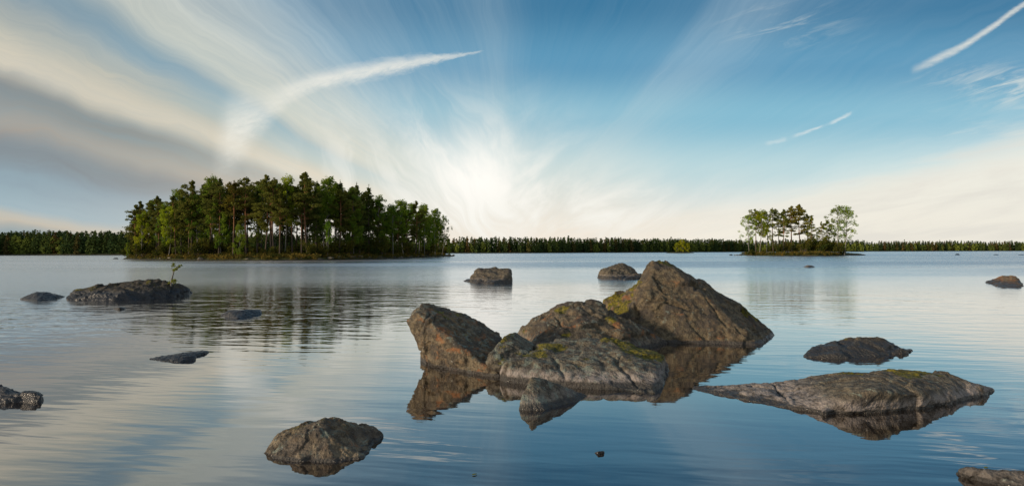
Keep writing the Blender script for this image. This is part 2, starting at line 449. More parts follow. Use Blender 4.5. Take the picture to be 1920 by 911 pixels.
def rock(name, label, cat, hulls, mat, vox=0.02, sm=6, amp=0.05, freq=1.6, fine=0.012, seed=0, cracks=(), group=None, strata=None, depth=0.35, chips=0, fac=None, ext=.10):
    tmp = bpy.data.meshes.new('tmp'); B = bmesh.new()
    allp = []
    for h in hulls:
        pts = []; base = []
        for t in h:
            if len(t) == 2: base.append(at(*t))
            else: pts.append(atD(*t))
        if base:
            c = sum((q for q in base), V3())/len(base)
            for q in base:
                pts.append(V3(q))
                pts.append(V3((q.x+(q.x-c.x)*ext, q.y+(q.y-c.y)*ext, -depth)))
        allp += pts
        b = hull(pts)
        if chips: chip(b, np.random.RandomState(seed+len(pts)), chips, .022)
        t_ = bpy.data.meshes.new('t'); b.to_mesh(t_); b.free()
        B.from_mesh(t_); bpy.data.meshes.remove(t_)
    c = sum(allp, V3())/len(allp)
    origin = V3((c.x, c.y, 0))
    B.to_mesh(tmp); B.free()
    to = bpy.data.objects.new('tmp', tmp); C.objects.link(to)
    md = to.modifiers.new('r', 'REMESH'); md.mode = 'VOXEL'; md.voxel_size = vox; md.use_smooth_shade = True
    bpy.context.view_layer.update()
    dg = bpy.context.evaluated_depsgraph_get()
    me = bpy.data.meshes.new_from_object(to.evaluated_get(dg))
    bpy.data.objects.remove(to); bpy.data.meshes.remove(tmp)
    n = len(me.vertices); co = np.empty(n*3); me.vertices.foreach_get('co', co); co = co.reshape(-1, 3)
    e = np.empty(len(me.edges)*2, dtype=np.int64); me.edges.foreach_get('vertices', e); e = e.reshape(-1, 2)
    deg = np.bincount(e.ravel(), minlength=n)[:, None]
    def lap(a, k, f=.6):
        for _ in range(k):
            s = np.zeros_like(a)
            for j in range(a.shape[1]):
                s[:, j] = np.bincount(e[:, 0], a[e[:, 1], j], n)+np.bincount(e[:, 1], a[e[:, 0], j], n)
            a = a+f*(s/deg-a)
        return a
    co = lap(co, max(2, sm-3))
    def normals():
        me.vertices.foreach_set('co', co.ravel()); me.update()
        nn = np.empty(n*3); me.vertex_normals.foreach_get('vector', nn); return nn.reshape(-1, 3)
    N = normals()
    q = co*freq+seed*3.7
    d = amp*(1.0*fbm(q, 4, .5)+.75*fbm(q*1.7+20, 5, .55, True))
    # chipped facets: quantised low noise gives small ledges
    lg = fbm(q*1.2+50, 3)
    st = lg*6; fr = st-np.floor(st); d += amp*.55*((np.floor(st)+np.clip((fr-.35)/.3, 0, 1))-st)*.5
    if fac: d += lap(facets(co, fac[0], seed, fac[1])[:, None], 1)[:, 0]+lap(facets(co, fac[0]*.36, seed+7, fac[1]*.7)[:, None], 1)[:, 0]
    if strata is not None:
        ax = np.array(strata[:3]); ax = ax/np.linalg.norm(ax)
        t = co@ax*strata[3]+fbm(q*.8, 2)*1.2
        d += strata[4]*(np.abs((t % 1)-.5)*2)**2*(.5+fbm(q+9, 2))
    for (p0, nrm, wdt, dep, cen, rad) in cracks:
        nv = np.array(nrm)/np.linalg.norm(nrm)
        s = (co-np.array(p0))@nv+fbm(co*2.5+seed, 3)*wdt*3.5
        fall = np.exp(-((co-np.array(cen))**2).sum(1)/rad**2)
        d -= dep*np.exp(-(s/wdt)**2)*fall
    co = co+N*d[:, None]
    N = normals()
    co = co+N*(fine*(fbm(co*14+seed, 4, .6)+.5*fbm(co*9+3, 3, .5, True)))[:, None]
    co[:, :2] -= np.array([origin.x, origin.y])
    me.vertices.foreach_set('co', co.ravel().astype(np.float32)); me.update()
    me.name = name
    me.materials.clear()
    o = link(name, me, mat); o.location = origin
    tag(o, label, cat, group)
    return o
def spot(px, py, D, r): p = atD(px, py, D); return (p.x, p.y, p.z, r)
M_main = rock_mat('granite brown', .52, .8, .6, .3, .35, 0, .05, 1.0, mosslow=-.1, spots=(spot(1150,562,13.0,.5), spot(1185,538,12.8,.4), spot(1128,578,13.3,.4), spot(1165,575,12.6,.3), spot(1400,590,12.8,.3), spot(1245,495,13,.25), spot(1340,555,13,.25)))
M_rear = rock_mat('granite mossy grey', .52, .5, .5, .5, .5, .2, .05, 4.0, spots=(spot(1060,632,10.6,.2), spot(975,628,11.9,.25), spot(1050,580,11.5,.2), spot(1150,605,11,.2)))
M_slab = rock_mat('granite banded', .62, .3, .75, .85, .15, .9, .07, 7.0, mosslow=.1, spots=(spot(1225,664,8.8,.42), spot(1190,650,9.1,.36), spot(1150,645,9.2,.2), spot(1030,655,8.9,.22), spot(1000,668,8.6,.2)))
M_lean = rock_mat('granite leaning', .56, .6, .15, .75, .6, 0, .04, 12.0)
M_wedge = rock_mat('granite slate grey', .5, .2, .15, .8, .1, 0, .03, 15.0)
M_green = rock_mat('granite green algae', .62, .2, 0, .95, .08, .3, .05, 21.0)
M_fore = rock_mat('granite foreground', .62, .7, .06, .5, .35, .1, .02, 25.0)
M_flat = rock_mat('granite flat ledge', .60, .35, .7, .4, .15, .85, .03, 31.0, mosslow=.3, spots=(spot(1700,700,7.4,.22), spot(1660,695,7.6,.25), spot(1600,705,7.5,.2), spot(1725,696,7.5,.16)))
M_dark = rock_mat('granite dark wet', .38, .3, .25, .15, .1, 0, .16, 37.0, mosslow=.6)
M_reef = rock_mat('granite black reef', .24, .0, .08, .15, 0.05, 0, .25, 41.0, dark=(.03, .032, .038), grain=.6)
M_speck = rock_mat('granite speckled', .24, .0, 0, .45, .0, .3, .03, 61.0)
M_far = rock_mat('granite far', .5, .4, .0, .25, .2, .3, .16, 44.0, grain=.5)
M_rusty = rock_mat('granite rusty', .7, .8, .0, .1, .95, 0, .14, 47.0, grain=.5)

rock('boulder', 'huge pyramid-shaped brown boulder with moss on its left shoulder, tallest rock in the lake', 'boulder',
 [[(1236,483,12.9),(1217,492,12.9),(1250,491,13.4),(1201,524,12.7),(1191,541,12.6),(1170,620),(1185,641),(1262,640),(1345,643),(1424,647),(1451,627),
   (1262,501,13.2),(1300,524,13.3),(1350,556,13.3),(1400,585,13.2),(1434,611,13.0),(1342,584,12.0),(1290,552,12.25),(1250,520,12.6),(1250,590,11.75),(1215,560,11.95),(1183,575,12.05),(1400,617,12.1),(1200,598),(1400,611)],
  [(1196,536,12.9),(1165,551,13.1),(1145,560,13.3),(1119,573,13.6),(1150,575,12.7),(1190,585,12.2),(1105,607),(1185,641),(1210,600),(1215,545,12.8),(1130,598,12.9)],
 ], M_main, vox=.024, sm=5, amp=.075, freq=1.3, fine=.022, seed=1, chips=2, fac=(0.55, 0.124),
 cracks=[(W(1338,600,11.9), (1,.2,.25), .022, .09, W(1338,605,11.9), .45), (W(1270,575,12.0), (.25,0,1), .02, .06, W(1260,570,12.0), .7), (W(1192,590,11.9), (1,0,-.05), .03, .10, W(1192,585,11.9), .45),
         (W(1300,540,12.5), (-.5,0,1), .03, .07, W(1295,540,12.5), .35), (W(1240,545,12.2), (1,0,.5), .02, .05, W(1240,535,12.2), .3)], strata=(.6,-.3,1.0,3.0,.035))
rock('boulder', 'broad grey-brown boulder sloping down in front of the huge pyramid boulder', 'boulder',
 [[(1085,564,11.6),(1107,565,11.7),(1050,571,11.7),(998,599,11.9),(1128,583,11.3),(1165,600,11.2),(1212,622,11.2),(1249,642),(1235,650),(963,628),(1000,616),(1180,617),(1010,668),(1150,668),(1085,600,10.9),(1170,625,10.6),(1020,622,10.9)],
 ], M_rear, vox=.022, sm=5, amp=.06, freq=1.9, fine=.024, seed=2, chips=2, fac=(0.5, 0.124),
 cracks=[(W(1150,610,10.9), (.5,0,1), .025, .07, W(1150,610,10.9), .6), (W(1050,605,11), (1,0,.7), .025, .05, W(1050,600,11), .5)])
rock('boulder', 'leaning dark slab with a blunt overhanging nose and rust-brown front face', 'boulder',
 [[(765,603,9.3),(770,586,9.35),(790,572,9.6),(812,573,9.75),(788,624,9.25),(800,650,9.25),(780,590,9.1),(822,612,8.95),(860,645,8.75),(902,686,8.5),(868,590,10.1),(892,597,10.1),(925,615,10.1),(949,634,10.0),(957,660,9.5),
   (816,683),(850,692),(938,707),(962,672),(850,664)],
 ], M_lean, vox=.018, sm=5, amp=.045, freq=2.0, fine=.018, seed=3, ext=-.04, chips=2, fac=(0.45, 0.105),
 cracks=[(W(800,598,9.1), (1,0,-.4), .02, .04, W(800,600,9.1), .25), (W(880,640,9.0), (.4,0,1), .02, .03, W(880,630,9.3), .4)], strata=(.5,.1,1.0,4.0,.02))
rock('stone', 'small round stone tucked under the nose of the leaning slab', 'stone',
 [[(788,660,9.7),(797,655,9.7),(808,662,9.7),(790,676),(812,678),(800,683),(806,668)]], M_main, vox=.012, sm=6, amp=.015, freq=4, fine=.006, seed=4)
rock('boulder', 'slate-grey wedge block between the leaning slab and the broad front slab', 'boulder',
 [[(912,681,8.5),(917,663,8.6),(944,633,8.95),(963,624,9.3),(1003,645,9.3),(990,662,8.7),(950,687,8.35),(926,687,8.4),(940,700),(985,690),(1000,672)]], M_wedge, vox=.016, sm=5, amp=.03, freq=2.5, fine=.012, seed=5, ext=-.05, chips=2, fac=(0.3, 0.068))
rock('boulder', 'broad low front slab with a pale waterline band and yellow moss on its right corner', 'boulder',
 [[(939,712),(1000,719),(1075,722),(1140,728),(1226,736),(1238,716),(1246,692),(1010,672),(1110,662),(941,684,8.1),(985,661,8.7),(1020,647,9.3),(1060,637,9.5),(1110,631,9.5),(1180,639,9.5),(1222,655,9.1),(1246,668,8.8),(1244,676,8.6),
   (950,691,8.05),(1100,694,7.95),(1195,690,7.9),(1232,690,8.0)],
 ], M_slab, vox=.018, sm=5, amp=.045, freq=1.8, fine=.016, seed=6, chips=2, fac=(0.5, 0.110),
 cracks=[(W(1178,700,7.9), (-.62,0,-.7), .022, .07, W(1175,700,7.9), .5), (W(1048,690,8.0), (-.8,0,-.5), .02, .07, W(1050,680,8.1), .35), (W(1150,655,9.2), (1,.4,.1), .02, .03, W(1150,655,9.2), .4)])
rock('stone', 'triangular stone with green algae on top, alone in front of the broad slab', 'stone',
 [[(974,770),(976,745,6.75),(997,709,6.95),(1012,708,7.05),(1050,722,7.1),(1102,741),(1085,752),(1020,768),(1005,738),(1000,735,6.8)]], M_green, vox=.012, sm=5, amp=.02, freq=3, fine=.010, seed=7, chips=2, fac=(0.25, 0.068))
rock('boulder', 'craggy brown peaked rock nearest the viewer, alone in the lower left water', 'boulder',
 [[(496,849),(515,858),(560,864),(628,867),(680,858),(692,842),(716,817),(690,800),(640,800),(530,812),(606,787,5.5),(540,808,5.5),(513,826,5.3),(650,796,5.6),(700,803,5.7),(712,810,5.72),(600,806,5.25),(503,838,5.25)],
 ], M_fore, vox=.010, sm=5, amp=.035, freq=3.2, fine=.013, seed=8, chips=2, fac=(0.2, 0.138), cracks=[(W(660,815,5.5), (.2,0,1), .02, .035, W(665,818,5.5), .22)], strata=(.7,-.2,.5,9.0,.010))
rock('boulder', 'long flat ledge of granite with moss on its hump and an overhanging dark front', 'boulder',
 [[(1470,764),(1535,774),(1600,762),(1680,760),(1755,762),(1795,752),(1835,741),(1780,716),(1500,718),(1590,701,7.5),(1662,693,7.6),(1730,694,7.6),(1780,703,7.5),(1825,718,7.4),(1500,712,7.6),(1450,718,7.7),
   (1548,765,6.5),(1590,752,6.45),(1640,734,6.42),(1705,738,6.5),(1750,748,6.7),(1800,735,7.1)],
  [(1299,731),(1360,742),(1420,752),(1480,766),(1480,720),(1300,726),(1340,724,7.8),(1390,722,7.8),(1450,716,7.75),(1480,714,7.7),(1440,738,7.2)],
  [(1800,752),(1862,735),(1864,731),(1840,722),(1800,712,7.4),(1845,721,7.35),(1862,727,7.5)],
  [(1532,774),(1548,778),(1566,772),(1550,764,6.4),(1540,768,6.4),(1556,764)],
 ], M_flat, vox=.015, sm=6, amp=.035, freq=2.2, fine=.014, seed=9, ext=-.16, chips=2, fac=(0.45, 0.088),
 cracks=[(W(1420,735), (.55,.75,0), .02, .06, W(1420,735), .6), (W(1650,705,7.2), (.6,.4,.3), .03, .03, W(1650,705,7.2), .5), (W(1460,742), (1,-.2,0), .014, .04, W(1460,742), .4)])
rock('boulder', 'low dark humped rock with a small knob on its right tip, behind the long ledge', 'boulder',
 [[(1504,669),(1560,673),(1630,670),(1684,662),(1690,655),(1540,650),(1640,648),(1530,650,10.3),(1570,636,10.5),(1612,630,10.5),(1650,637,10.5),(1680,650,10.5)],
  [(1670,664),(1705,661),(1710,657),(1680,655),(1686,652,10.2),(1702,654,10.2)]], M_dark, vox=.018, sm=6, amp=.045, freq=2.4, fine=.014, seed=10, chips=2, fac=(0.4, 0.110))
rock('reef', 'long black low reef carrying a small sapling', 'rock reef',
 [[(126,562),(160,563),(205,564),(250,562),(140,550),(230,548),(142,549,22.6),(160,545,22.8),(185,536,23),(215,537,23),(235,545,22)],
  [(200,564),(290,560),(300,548),(210,548),(205,534,23.3),(230,530,23.5),(262,531,23.5),(285,525,23.6),(302,524,23.6),(322,533,23.6),(315,548,23)],
  [(285,560),(340,554),(357,549),(345,545),(300,545),(320,533,23.8),(335,536,24),(350,543,24)],
 ], M_reef, vox=.035, sm=4, amp=.13, freq=1.3, fine=.05, seed=11, chips=2, fac=(0.8, 0.114), cracks=[(W(318,545,23), (1,0,.3), .06, .2, W(318,545,23), .8)])
rock('rock', 'low black hump at the left end of the reef line', 'rock',
 [[(37,561),(70,564),(95,562),(122,556),(100,553),(60,554),(68,548,22.5),(86,548,22.7),(104,553,22.8)]], M_reef, vox=.035, sm=4, amp=.06, freq=1.5, fine=.03, seed=12)
rock('rock', 'tiny flat rock just breaking the water in front of the sapling reef', 'rock', [[(212,579),(236,579),(234,576),(216,576),(224,575.5,18.3)]], M_reef, vox=.02, sm=3, amp=.03, freq=2.5, fine=.02, seed=13)
rock('rock', 'small dark wet rock in the rippled reflection of the large wooded island', 'rock',
 [[(414,591),(445,597),(470,594),(491,590),(488,582),(430,583),(430,583,16.5),(455,581.5,16.5),(486,583,16.9)]], M_reef, vox=.022, sm=4, amp=.05, freq=2.0, fine=.03, seed=14)
rock('rock', 'broken flat rock barely above the water, below and left of the centre', 'rock',
 [[(280,673),(310,677),(345,674),(372,664),(394,659),(380,657),(330,664),(300,669),(340,665,10.0),(385,659,10.36)],
  [(300,677),(335,679),(362,675),(368,669),(330,669.5,9.72),(365,667,9.85)]], M_reef, vox=.014, sm=3, amp=.035, freq=3.4, fine=.02, seed=15)
rock('rock', 'two-lumped dark rock cut by the left edge of the view', 'rock',
 [[(-70,755),(0,757),(32,754),(45,744),(-60,728),(-30,720,7.42),(12,724,7.38),(28,729,7.3),(38,740,7.1)],
  [(36,754),(72,754),(79,746),(70,737),(42,738),(44,735,7.1),(66,735,7.1),(76,741,7.08)]], M_reef, vox=.014, sm=4, amp=.04, freq=3, fine=.02, seed=16, chips=2, fac=(0.25, 0.095))
rock('boulder', 'isolated dark square-ended boulder in open water near the centre', 'boulder',
 [[(884,530),(920,533),(955,531),(957,524),(895,522),(885,515,34.2),(897,505,34.4),(925,501,34.6),(943,504,34.4),(956,505,34.2),(957,515,33)],
  [(870,527),(895,532),(925,532),(900,523,33),(875,525)]], M_far, vox=.045, sm=3, amp=.12, freq=1.1, fine=.05, seed=17, chips=2, fac=(0.7, 0.114))
rock('boulder', 'isolated grey peaked boulder in open water left behind the pyramid boulder', 'boulder',
 [[(1117,521),(1150,524),(1185,523),(1190,516),(1125,516),(1128,506,38.3),(1150,499,38.6),(1167,493,38.8),(1180,499,38.6),(1193,511,38.2)],
  [(1170,525),(1205,522),(1206,518),(1180,516),(1192,514,36.8),(1200,516,37)]], M_far, vox=.05, sm=3, amp=.14, freq=1.1, fine=.06, seed=18, chips=2, fac=(0.7, 0.114))
rock('rock', 'small round brown rock in front of the small wooded island', 'rock', [[(1506,501),(1517,502.5),(1528,501.5),(1526,499),(1510,499),(1513,497.5,60),(1522,497.8,60)]], M_rusty, vox=.06, sm=2, amp=.06, freq=1, fine=.03, seed=19)
rock('rock', 'rust-coloured rock rising from a long tail at the right edge of the lake', 'rock',
 [[(1848,530),(1880,540),(1910,540),(1917,536),(1895,528),(1865,527,33),(1882,518,32.5),(1904,518,32.3),(1912,527,32)]], M_rusty, vox=.04, sm=3, amp=.08, freq=1.2, fine=.04, seed=20, chips=2, fac=(0.6, 0.114))
rock('rock', 'speckled pale flat rock cut by the lower right corner of the view', 'rock',
 [[(1793,888),(1830,900),(1900,915),(1990,935),(1990,905),(1900,884),(1810,879),(1815,880,4.64),(1880,881.5,4.55),(1975,893,4.42)]], M_speck, vox=.010, sm=4, amp=.02, freq=4, fine=.012, seed=21, chips=2, fac=(0.2, 0.076))
rock('stone', 'tiny dark stone chip breaking the deep blue water in the foreground', 'stone', [[(1114,848.5),(1124,849.5),(1134,846.5),(1131,845),(1119,846.2),(1122,845.4,5.215),(1132,845,5.228)]], M_reef, vox=.003, sm=2, amp=.003, freq=8, fine=.002, seed=22, depth=.04)
far = [((1790,478.2),(1800,478.4),(1798,476),(1792,476),(1795,475.8,195),'tiny distant rock, leftmost of the three near the right far shore'),
       ((1862,478.3),(1873,478.4),(1871,477),(1864,477),(1868,477,200),'tiny distant rock, middle one of the three near the right far shore'),
       ((1908,478.3),(1923,478.4),(1920,477.2),(1911,477.2),(1915,477.4,200),'tiny distant rock, rightmost of the three near the right far shore'),
       ((211,485.8),(222,486.2),(221,483.5),(214,483.7),(218,483.2,150),'tiny dark rock off the left tip of the large wooded island'),
       ((1367,479),(1374,479.3),(1373,477),(1368,477),(1371,476.5,200),'tiny dark rock off the left tip of the small wooded island')]
for i, f in enumerate(far):
    rock('rock', f[5], 'rock', [list(f[:5])], M_reef, vox=.18, sm=1, amp=.12, freq=.8, fine=.1, seed=30+i, group='tiny rocks far out on the lake', depth=.5)

# ------------------------------------------------------------------ land
def land_mat(name, dark=(0.028, 0.036, 0.012), light=(0.10, 0.105, 0.03), warm=(0.16, 0.085, 0.03)):
    m, o = newmat(name)
    g = pos(); x, y, z = sep(g.outputs['Position'])
    v = g.outputs['Position']
    a = noise(v, .35, 5, .7); b = noise(v, 1.7, 5, .7)
    c = mix(dark, light, smooth(b, .4, .65)); c = mix(c, warm, smooth(a, .55, .68)*.7)
    c = mix(c, (.028, .026, .024), smooth(z + (b-.5)*.4, .22, .08))
    principled(o, c, .9, bump(b, .25, 1.0), spec=.2)
    return m
L_mat = land_mat('island heath')
def island(name, label, shore, h, mat, res=1.0, inner=6.0):
    "closed shoreline polygon (x,y) -> low mound with an uneven bank"
    P = np.array(shore); lo = P.min(0)-4; hi = P.max(0)+4
    nx = int((hi[0]-lo[0])/res)+1; ny = int((hi[1]-lo[1])/res)+1
    gx, gy = np.meshgrid(np.linspace(lo[0], hi[0], nx), np.linspace(lo[1], hi[1], ny))
    Q = np.stack([gx.ravel(), gy.ravel()], 1)
    dmin = np.full(len(Q), 1e9); ins = np.zeros(len(Q), bool)
    for i in range(len(P)):
        a = P[i]; b = P[(i+1) % len(P)]; ab = b-a
        t = np.clip(((Q-a)@ab)/(ab@ab), 0, 1); d = np.linalg.norm(Q-(a+t[:, None]*ab), axis=1)
        dmin = np.minimum(dmin, d)
        c = ((a[1] > Q[:, 1]) != (b[1] > Q[:, 1])) & (Q[:, 0] < (b[0]-a[0])*(Q[:, 1]-a[1])/(b[1]-a[1]+1e-9)+a[0])
        ins ^= c
    sd = np.where(ins, dmin, -dmin)
    q3 = np.stack([Q[:, 0], Q[:, 1], 0*Q[:, 0]], 1)
    sd = sd + fbm(q3*.22, 4)*2.2
    z = np.where(sd > 0, h*(1-np.exp(-sd/inner))+.28*np.minimum(sd, 1), sd*.35) + fbm(q3*.6, 4)*.28*np.clip(sd+.5, 0, 1)
    V = np.stack([Q[:, 0], Q[:, 1], np.maximum(z, -1.2)], 1)
    I = np.arange(nx*ny).reshape(ny, nx)
    Fc = np.stack([I[:-1, :-1], I[:-1, 1:], I[1:, 1:], I[1:, :-1]], -1).reshape(-1, 4)
    keep = (V[Fc, 2].max(1) > -1.1); Fc = Fc[keep]
    u, inv = np.unique(Fc, return_inverse=True); V = V[u]; Fc = inv.reshape(-1, 4)
    o = link(name, mesh_from(name, V, Fc), mat)
    tag(o, label, kind='structure')
    fz = lambda x, y: float(V[np.argmin((V[:, 0]-x)**2+(V[:, 1]-y)**2), 2])
    return o, fz
def xy(px, py): p = at(px, py); return (p.x, p.y)
bigshore = [xy(232, 485.2), xy(262, 486.6), xy(330, 487.8), xy(400, 488.4), xy(500, 488.6), xy(590, 488), xy(670, 486.4), xy(740, 484.6), xy(800, 482.6), xy(846, 480.8)]
bigshore += [(-24, 226), (-40, 214), (-58, 192), (-78, 176), (-100, 172), (-106, 162)]
big, bigz = island('island_ground', 'heathy ground of the large wooded island', bigshore, .9, L_mat)
smallshore = [xy(1384, 478.6), xy(1420, 479.6), xy(1480, 480), xy(1540, 480), xy(1575, 479.6)]
smallshore += [(118, 196), (120, 203), (108, 212), (95, 214), (80, 208), (76, 200)]
small, smallz = island('island_ground', 'grassy ground of the small wooded island', smallshore, .8, L_mat, res=.7, inner=4)

# ------------------------------------------------------------------ foliage
def leaf_mat(name, c1, c2, trans=.35, rnd=.5):
    m, o = newmat(name)
    oi = E.T.nodes.new('ShaderNodeObjectInfo'); g = pos()
    r = E(oi.outputs['Random'])
    n1 = noise(g.outputs['Position'], .55, 3, .6); 
    f = (r*rnd + smooth(n1, .38, .62)*(1-rnd)).clamp()
    c = mix(mix(c1, c2, f), oi.outputs['Color'], 1.0, 'MULTIPLY')
    d = E.T.nodes.new('ShaderNodeBsdfDiffuse'); t = E.T.nodes.new('ShaderNodeBsdfTranslucent')
    E.T.links.new(c, d.inputs[0]); E.T.links.new(c, t.inputs[0])
    x = E.T.nodes.new('ShaderNodeMixShader'); x.inputs[0].default_value = trans
    E.T.links.new(d.outputs[0], x.inputs[1]); E.T.links.new(t.outputs[0], x.inputs[2])
    E.T.links.new(x.outputs[0], o.inputs[0])
    return m
def bark_mat(name, low, high, z0, z1, spots=None):
    m, o = newmat(name)
    tcn = E.T.nodes.new('ShaderNodeTexCoord'); v = tcn.outputs['Object']; x, y, z = sep(v)
    n = noise(v, 3.0, 4, .7)
    c = mix(low, high, smooth(z+(n-.5)*3, z0, z1))
    if spots: c = mix(c, spots, smooth(noise(vec(x*2, y*2, z*4), 1.6, 3, .7), .56, .64))
    c = mix(c, (.02, .018, .015), smooth(n, .5, .3)*.6)
    principled(o, c, .9, spec=.15)
    return m
NEEDLE = leaf_mat('pine needles', (0.070, 0.086, 0.022), (0.19, 0.195, 0.036), .45)
SPRUCE = leaf_mat('spruce needles', (0.048, 0.076, 0.022), (0.13, 0.16, 0.032), .4)
BIRCH = leaf_mat('birch leaves', (0.095, 0.180, 0.024), (0.25, 0.31, 0.032), .5)
SHRUB = leaf_mat('shrub leaves', (0.04, 0.062, 0.014), (0.14, 0.125, 0.022), .3, .3)
PBARK = bark_mat('pine bark', (.085, .066, .052), (.24, .115, .055), 4, 9)
SBARK = bark_mat('spruce bark', (.075, .06, .05), (.09, .07, .055), 4, 9)
BBARK = bark_mat('birch bark', (.17, .16, .145), (.22, .21, .19), 1, 3, (.03, .028, .026))

def leaves(rs, cen, rad, n, size, el=1.0):
    "n loose triangles through an ellipsoid"
    d = rs.normal(size=(n, 3)); d /= np.linalg.norm(d, axis=1)[:, None]
    p = cen+d*(rs.uniform(.25, 1.0, (n, 1))**.6)*np.array(rad)
    a = rs.normal(size=(n, 3)); a[:, 2] *= .5; a /= np.linalg.norm(a, axis=1)[:, None]
    b = np.cross(a, rs.normal(size=(n, 3))); b /= np.linalg.norm(b, axis=1)[:, None]+1e-9
    s = size*rs.uniform(.55, 1.35, (n, 1))
    return np.stack([p-a*s*.5*el, p+a*s*.5*el+b*s*.15, p+b*s*.62], 1).reshape(-1, 3)
class Tube:
    def __init__(s): s.V = []; s.F = []
    def add(s, pts, rads, k=6):
        b = len(s.V); pts = [V3(p) for p in pts]
        for i, (p, r) in enumerate(zip(pts, rads)):
            t = (pts[min(i+1, len(pts)-1)]-pts[max(i-1, 0)]).normalized()
            u = t.orthogonal().normalized(); w_ = t.cross(u)
            for j in range(k):
                an = 2*PI*j/k; s.V.append(tuple(p+(u*math.cos(an)+w_*math.sin(an))*r))
        for i in range(len(pts)-1):
            for j in range(k):
                s.F.append((b+i*k+j, b+i*k+(j+1) % k, b+(i+1)*k+(j+1) % k, b+(i+1)*k+j))
    def mesh(s, name): return mesh_from(name, s.V, s.F)
def tri_mesh(name, T, mat):
    V = np.concatenate(T); Fc = np.arange(len(V)).reshape(-1, 3)
    me = mesh_from(name, V, Fc, False); me.materials.append(mat); return me
PROTO = {}
def trunk_curve(rs, H, bend, n=8, lean=0):
    p = []; ox = rs.uniform(-1, 1, 2)*bend
    for i in range(n+1):
        t = i/n
        p.append(np.array([lean*t*H+ox[0]*math.sin(t*3.0)*H*.03, ox[1]*math.sin(t*2.4)*H*.03, t*H]))
    return p
def along(p, t):
    f = t*(len(p)-1); i = min(int(f), len(p)-2); return p[i]+(p[i+1]-p[i])*(f-i)
def make_pine(key, seed, H=18, bare=.45, spread=2.6, dens=1.0, lean=0.0, flat=False):
    rs = np.random.RandomState(seed); tb = Tube(); T = []
    tr = trunk_curve(rs, H, 1.2, 9, lean)
    tb.add(tr, [H*.0125*(1-.8*i/9)+.02 for i in range(10)])
    nb = int(30*dens)
    for i in range(nb):
        t = bare+(.99-bare)*((i+rs.uniform(0, .8))/nb)
        an = rs.uniform(0, 2*PI) if not lean else rs.uniform(0, 2*PI)
        q = (t-bare)/(1-bare)
        L = spread*(.35+.95*math.sin(PI*min(1, q*.82+.22)))*rs.uniform(.55, 1.2)
        if q > .85: L *= .6
        up_ = rs.uniform(-.15, .45)+.3*q
        b0 = along(tr, t); dr = np.array([math.cos(an), math.sin(an), up_])
        b1 = b0+dr*L*.6; b2 = b0+dr*L+np.array([0, 0, .12*L])
        tb.add([b0, b1, b2], [.07*(1.2-q), .045, .015], 4)
        for (c, s) in ((b2, 1.0), (b1, .75)):
            if rs.rand() < .12: continue
            c = c+rs.normal(size=3)*.18
            T.append(leaves(rs, c, (L*.33*s+.25, L*.33*s+.25, .30*s+.08), int(78*s*dens), .42, 1.1))
    for k in range(4):
        T.append(leaves(rs, along(tr, 1-.035*k)+np.array([0, 0, .15]), (.3+.22*k, .3+.22*k, .45), 30, .32))
    for i in range(6):                                  # dead stubs below the crown
        t = rs.uniform(.18, bare); an = rs.uniform(0, 2*PI); b0 = along(tr, t); L = rs.uniform(.5, 1.5)
        tb.add([b0, b0+np.array([math.cos(an)*L, math.sin(an)*L, -.15*L])], [.035, .012], 3)
    PROTO[key] = ('pine_tree', tb.mesh('trunk'), PBARK, tri_mesh('crown', T, NEEDLE), H)
def make_spruce(key, seed, H=17, bare=.1, spread=2.3):
    rs = np.random.RandomState(seed); tb = Tube(); T = []
    tr = trunk_curve(rs, H, .3, 6); tb.add(tr, [H*.012*(1-.9*i/6)+.012 for i in range(7)])
    n = 44
    for i in range(n):
        t = bare+(.98-bare)*(i/n); q = 1-(t-bare)/(1-bare)
        for k in range(4):
            an = rs.uniform(0, 2*PI); L = (spread*q**.8+.18)*rs.uniform(.55, 1.15)
            b0 = along(tr, t)
            for s in (.45, .95):
                c = b0+np.array([math.cos(an)*L*s, math.sin(an)*L*s, -.22*L*s+rs.normal()*.06])
                T.append(leaves(rs, c, (.18+.22*L*.6, .18+.22*L*.6, .15), 11, .40))
            if k == 0 and L > .8: tb.add([b0, b0+np.array([math.cos(an)*L, math.sin(an)*L, -.22*L])], [.04, .01], 3)
    T.append(leaves(rs, along(tr, 1.0), (.1, .1, .45), 16, .26))
    PROTO[key] = ('spruce_tree', tb.mesh('trunk'), SBARK, tri_mesh('crown', T, SPRUCE), H)
def make_birch(key, seed, H=15, bare=.28, spread=2.2, dens=1.0, open_=False, lean=0.0):
    rs = np.random.RandomState(seed); tb = Tube(); T = []
    tr = trunk_curve(rs, H, 1.6, 9, lean); tb.add(tr, [H*.007*(1-.85*i/9)+.015 for i in range(10)])
    nb = int(36*dens)
    for i in range(nb):
        t = bare+(.97-bare)*((i+rs.rand())/nb); q = (t-bare)/(1-bare)
        an = rs.uniform(0, 2*PI); L = spread*(.3+.85*math.sin(PI*min(1, q*.85+.15)))*rs.uniform(.6, 1.2)
        b0 = along(tr, t); dr = np.array([math.cos(an), math.sin(an), .75])
        b1 = b0+dr*L*.55; b2 = b1+np.array([dr[0]*L*.42, dr[1]*L*.42, .1*L])
        tb.add([b0, b1, b2], [.055, .03, .01], 4)
        for (c, s) in ((b2, 1.0), (b1, .9), (b2+np.array([0, 0, -.7]), .7)):
            if rs.rand() < (.35 if open_ else .1): continue
            T.append(leaves(rs, c+rs.normal(size=3)*.2, (.62*s*(.8 if open_ else 1.1), .62*s*(.8 if open_ else 1.1), .55*s), int((34 if open_ else 72)*s), .34))
    T.append(leaves(rs, along(tr, 1.0), (.4, .4, .7), 30, .26))
    PROTO[key] = ('birch_tree', tb.mesh('trunk'), BBARK, tri_mesh('crown', T, BIRCH), H)
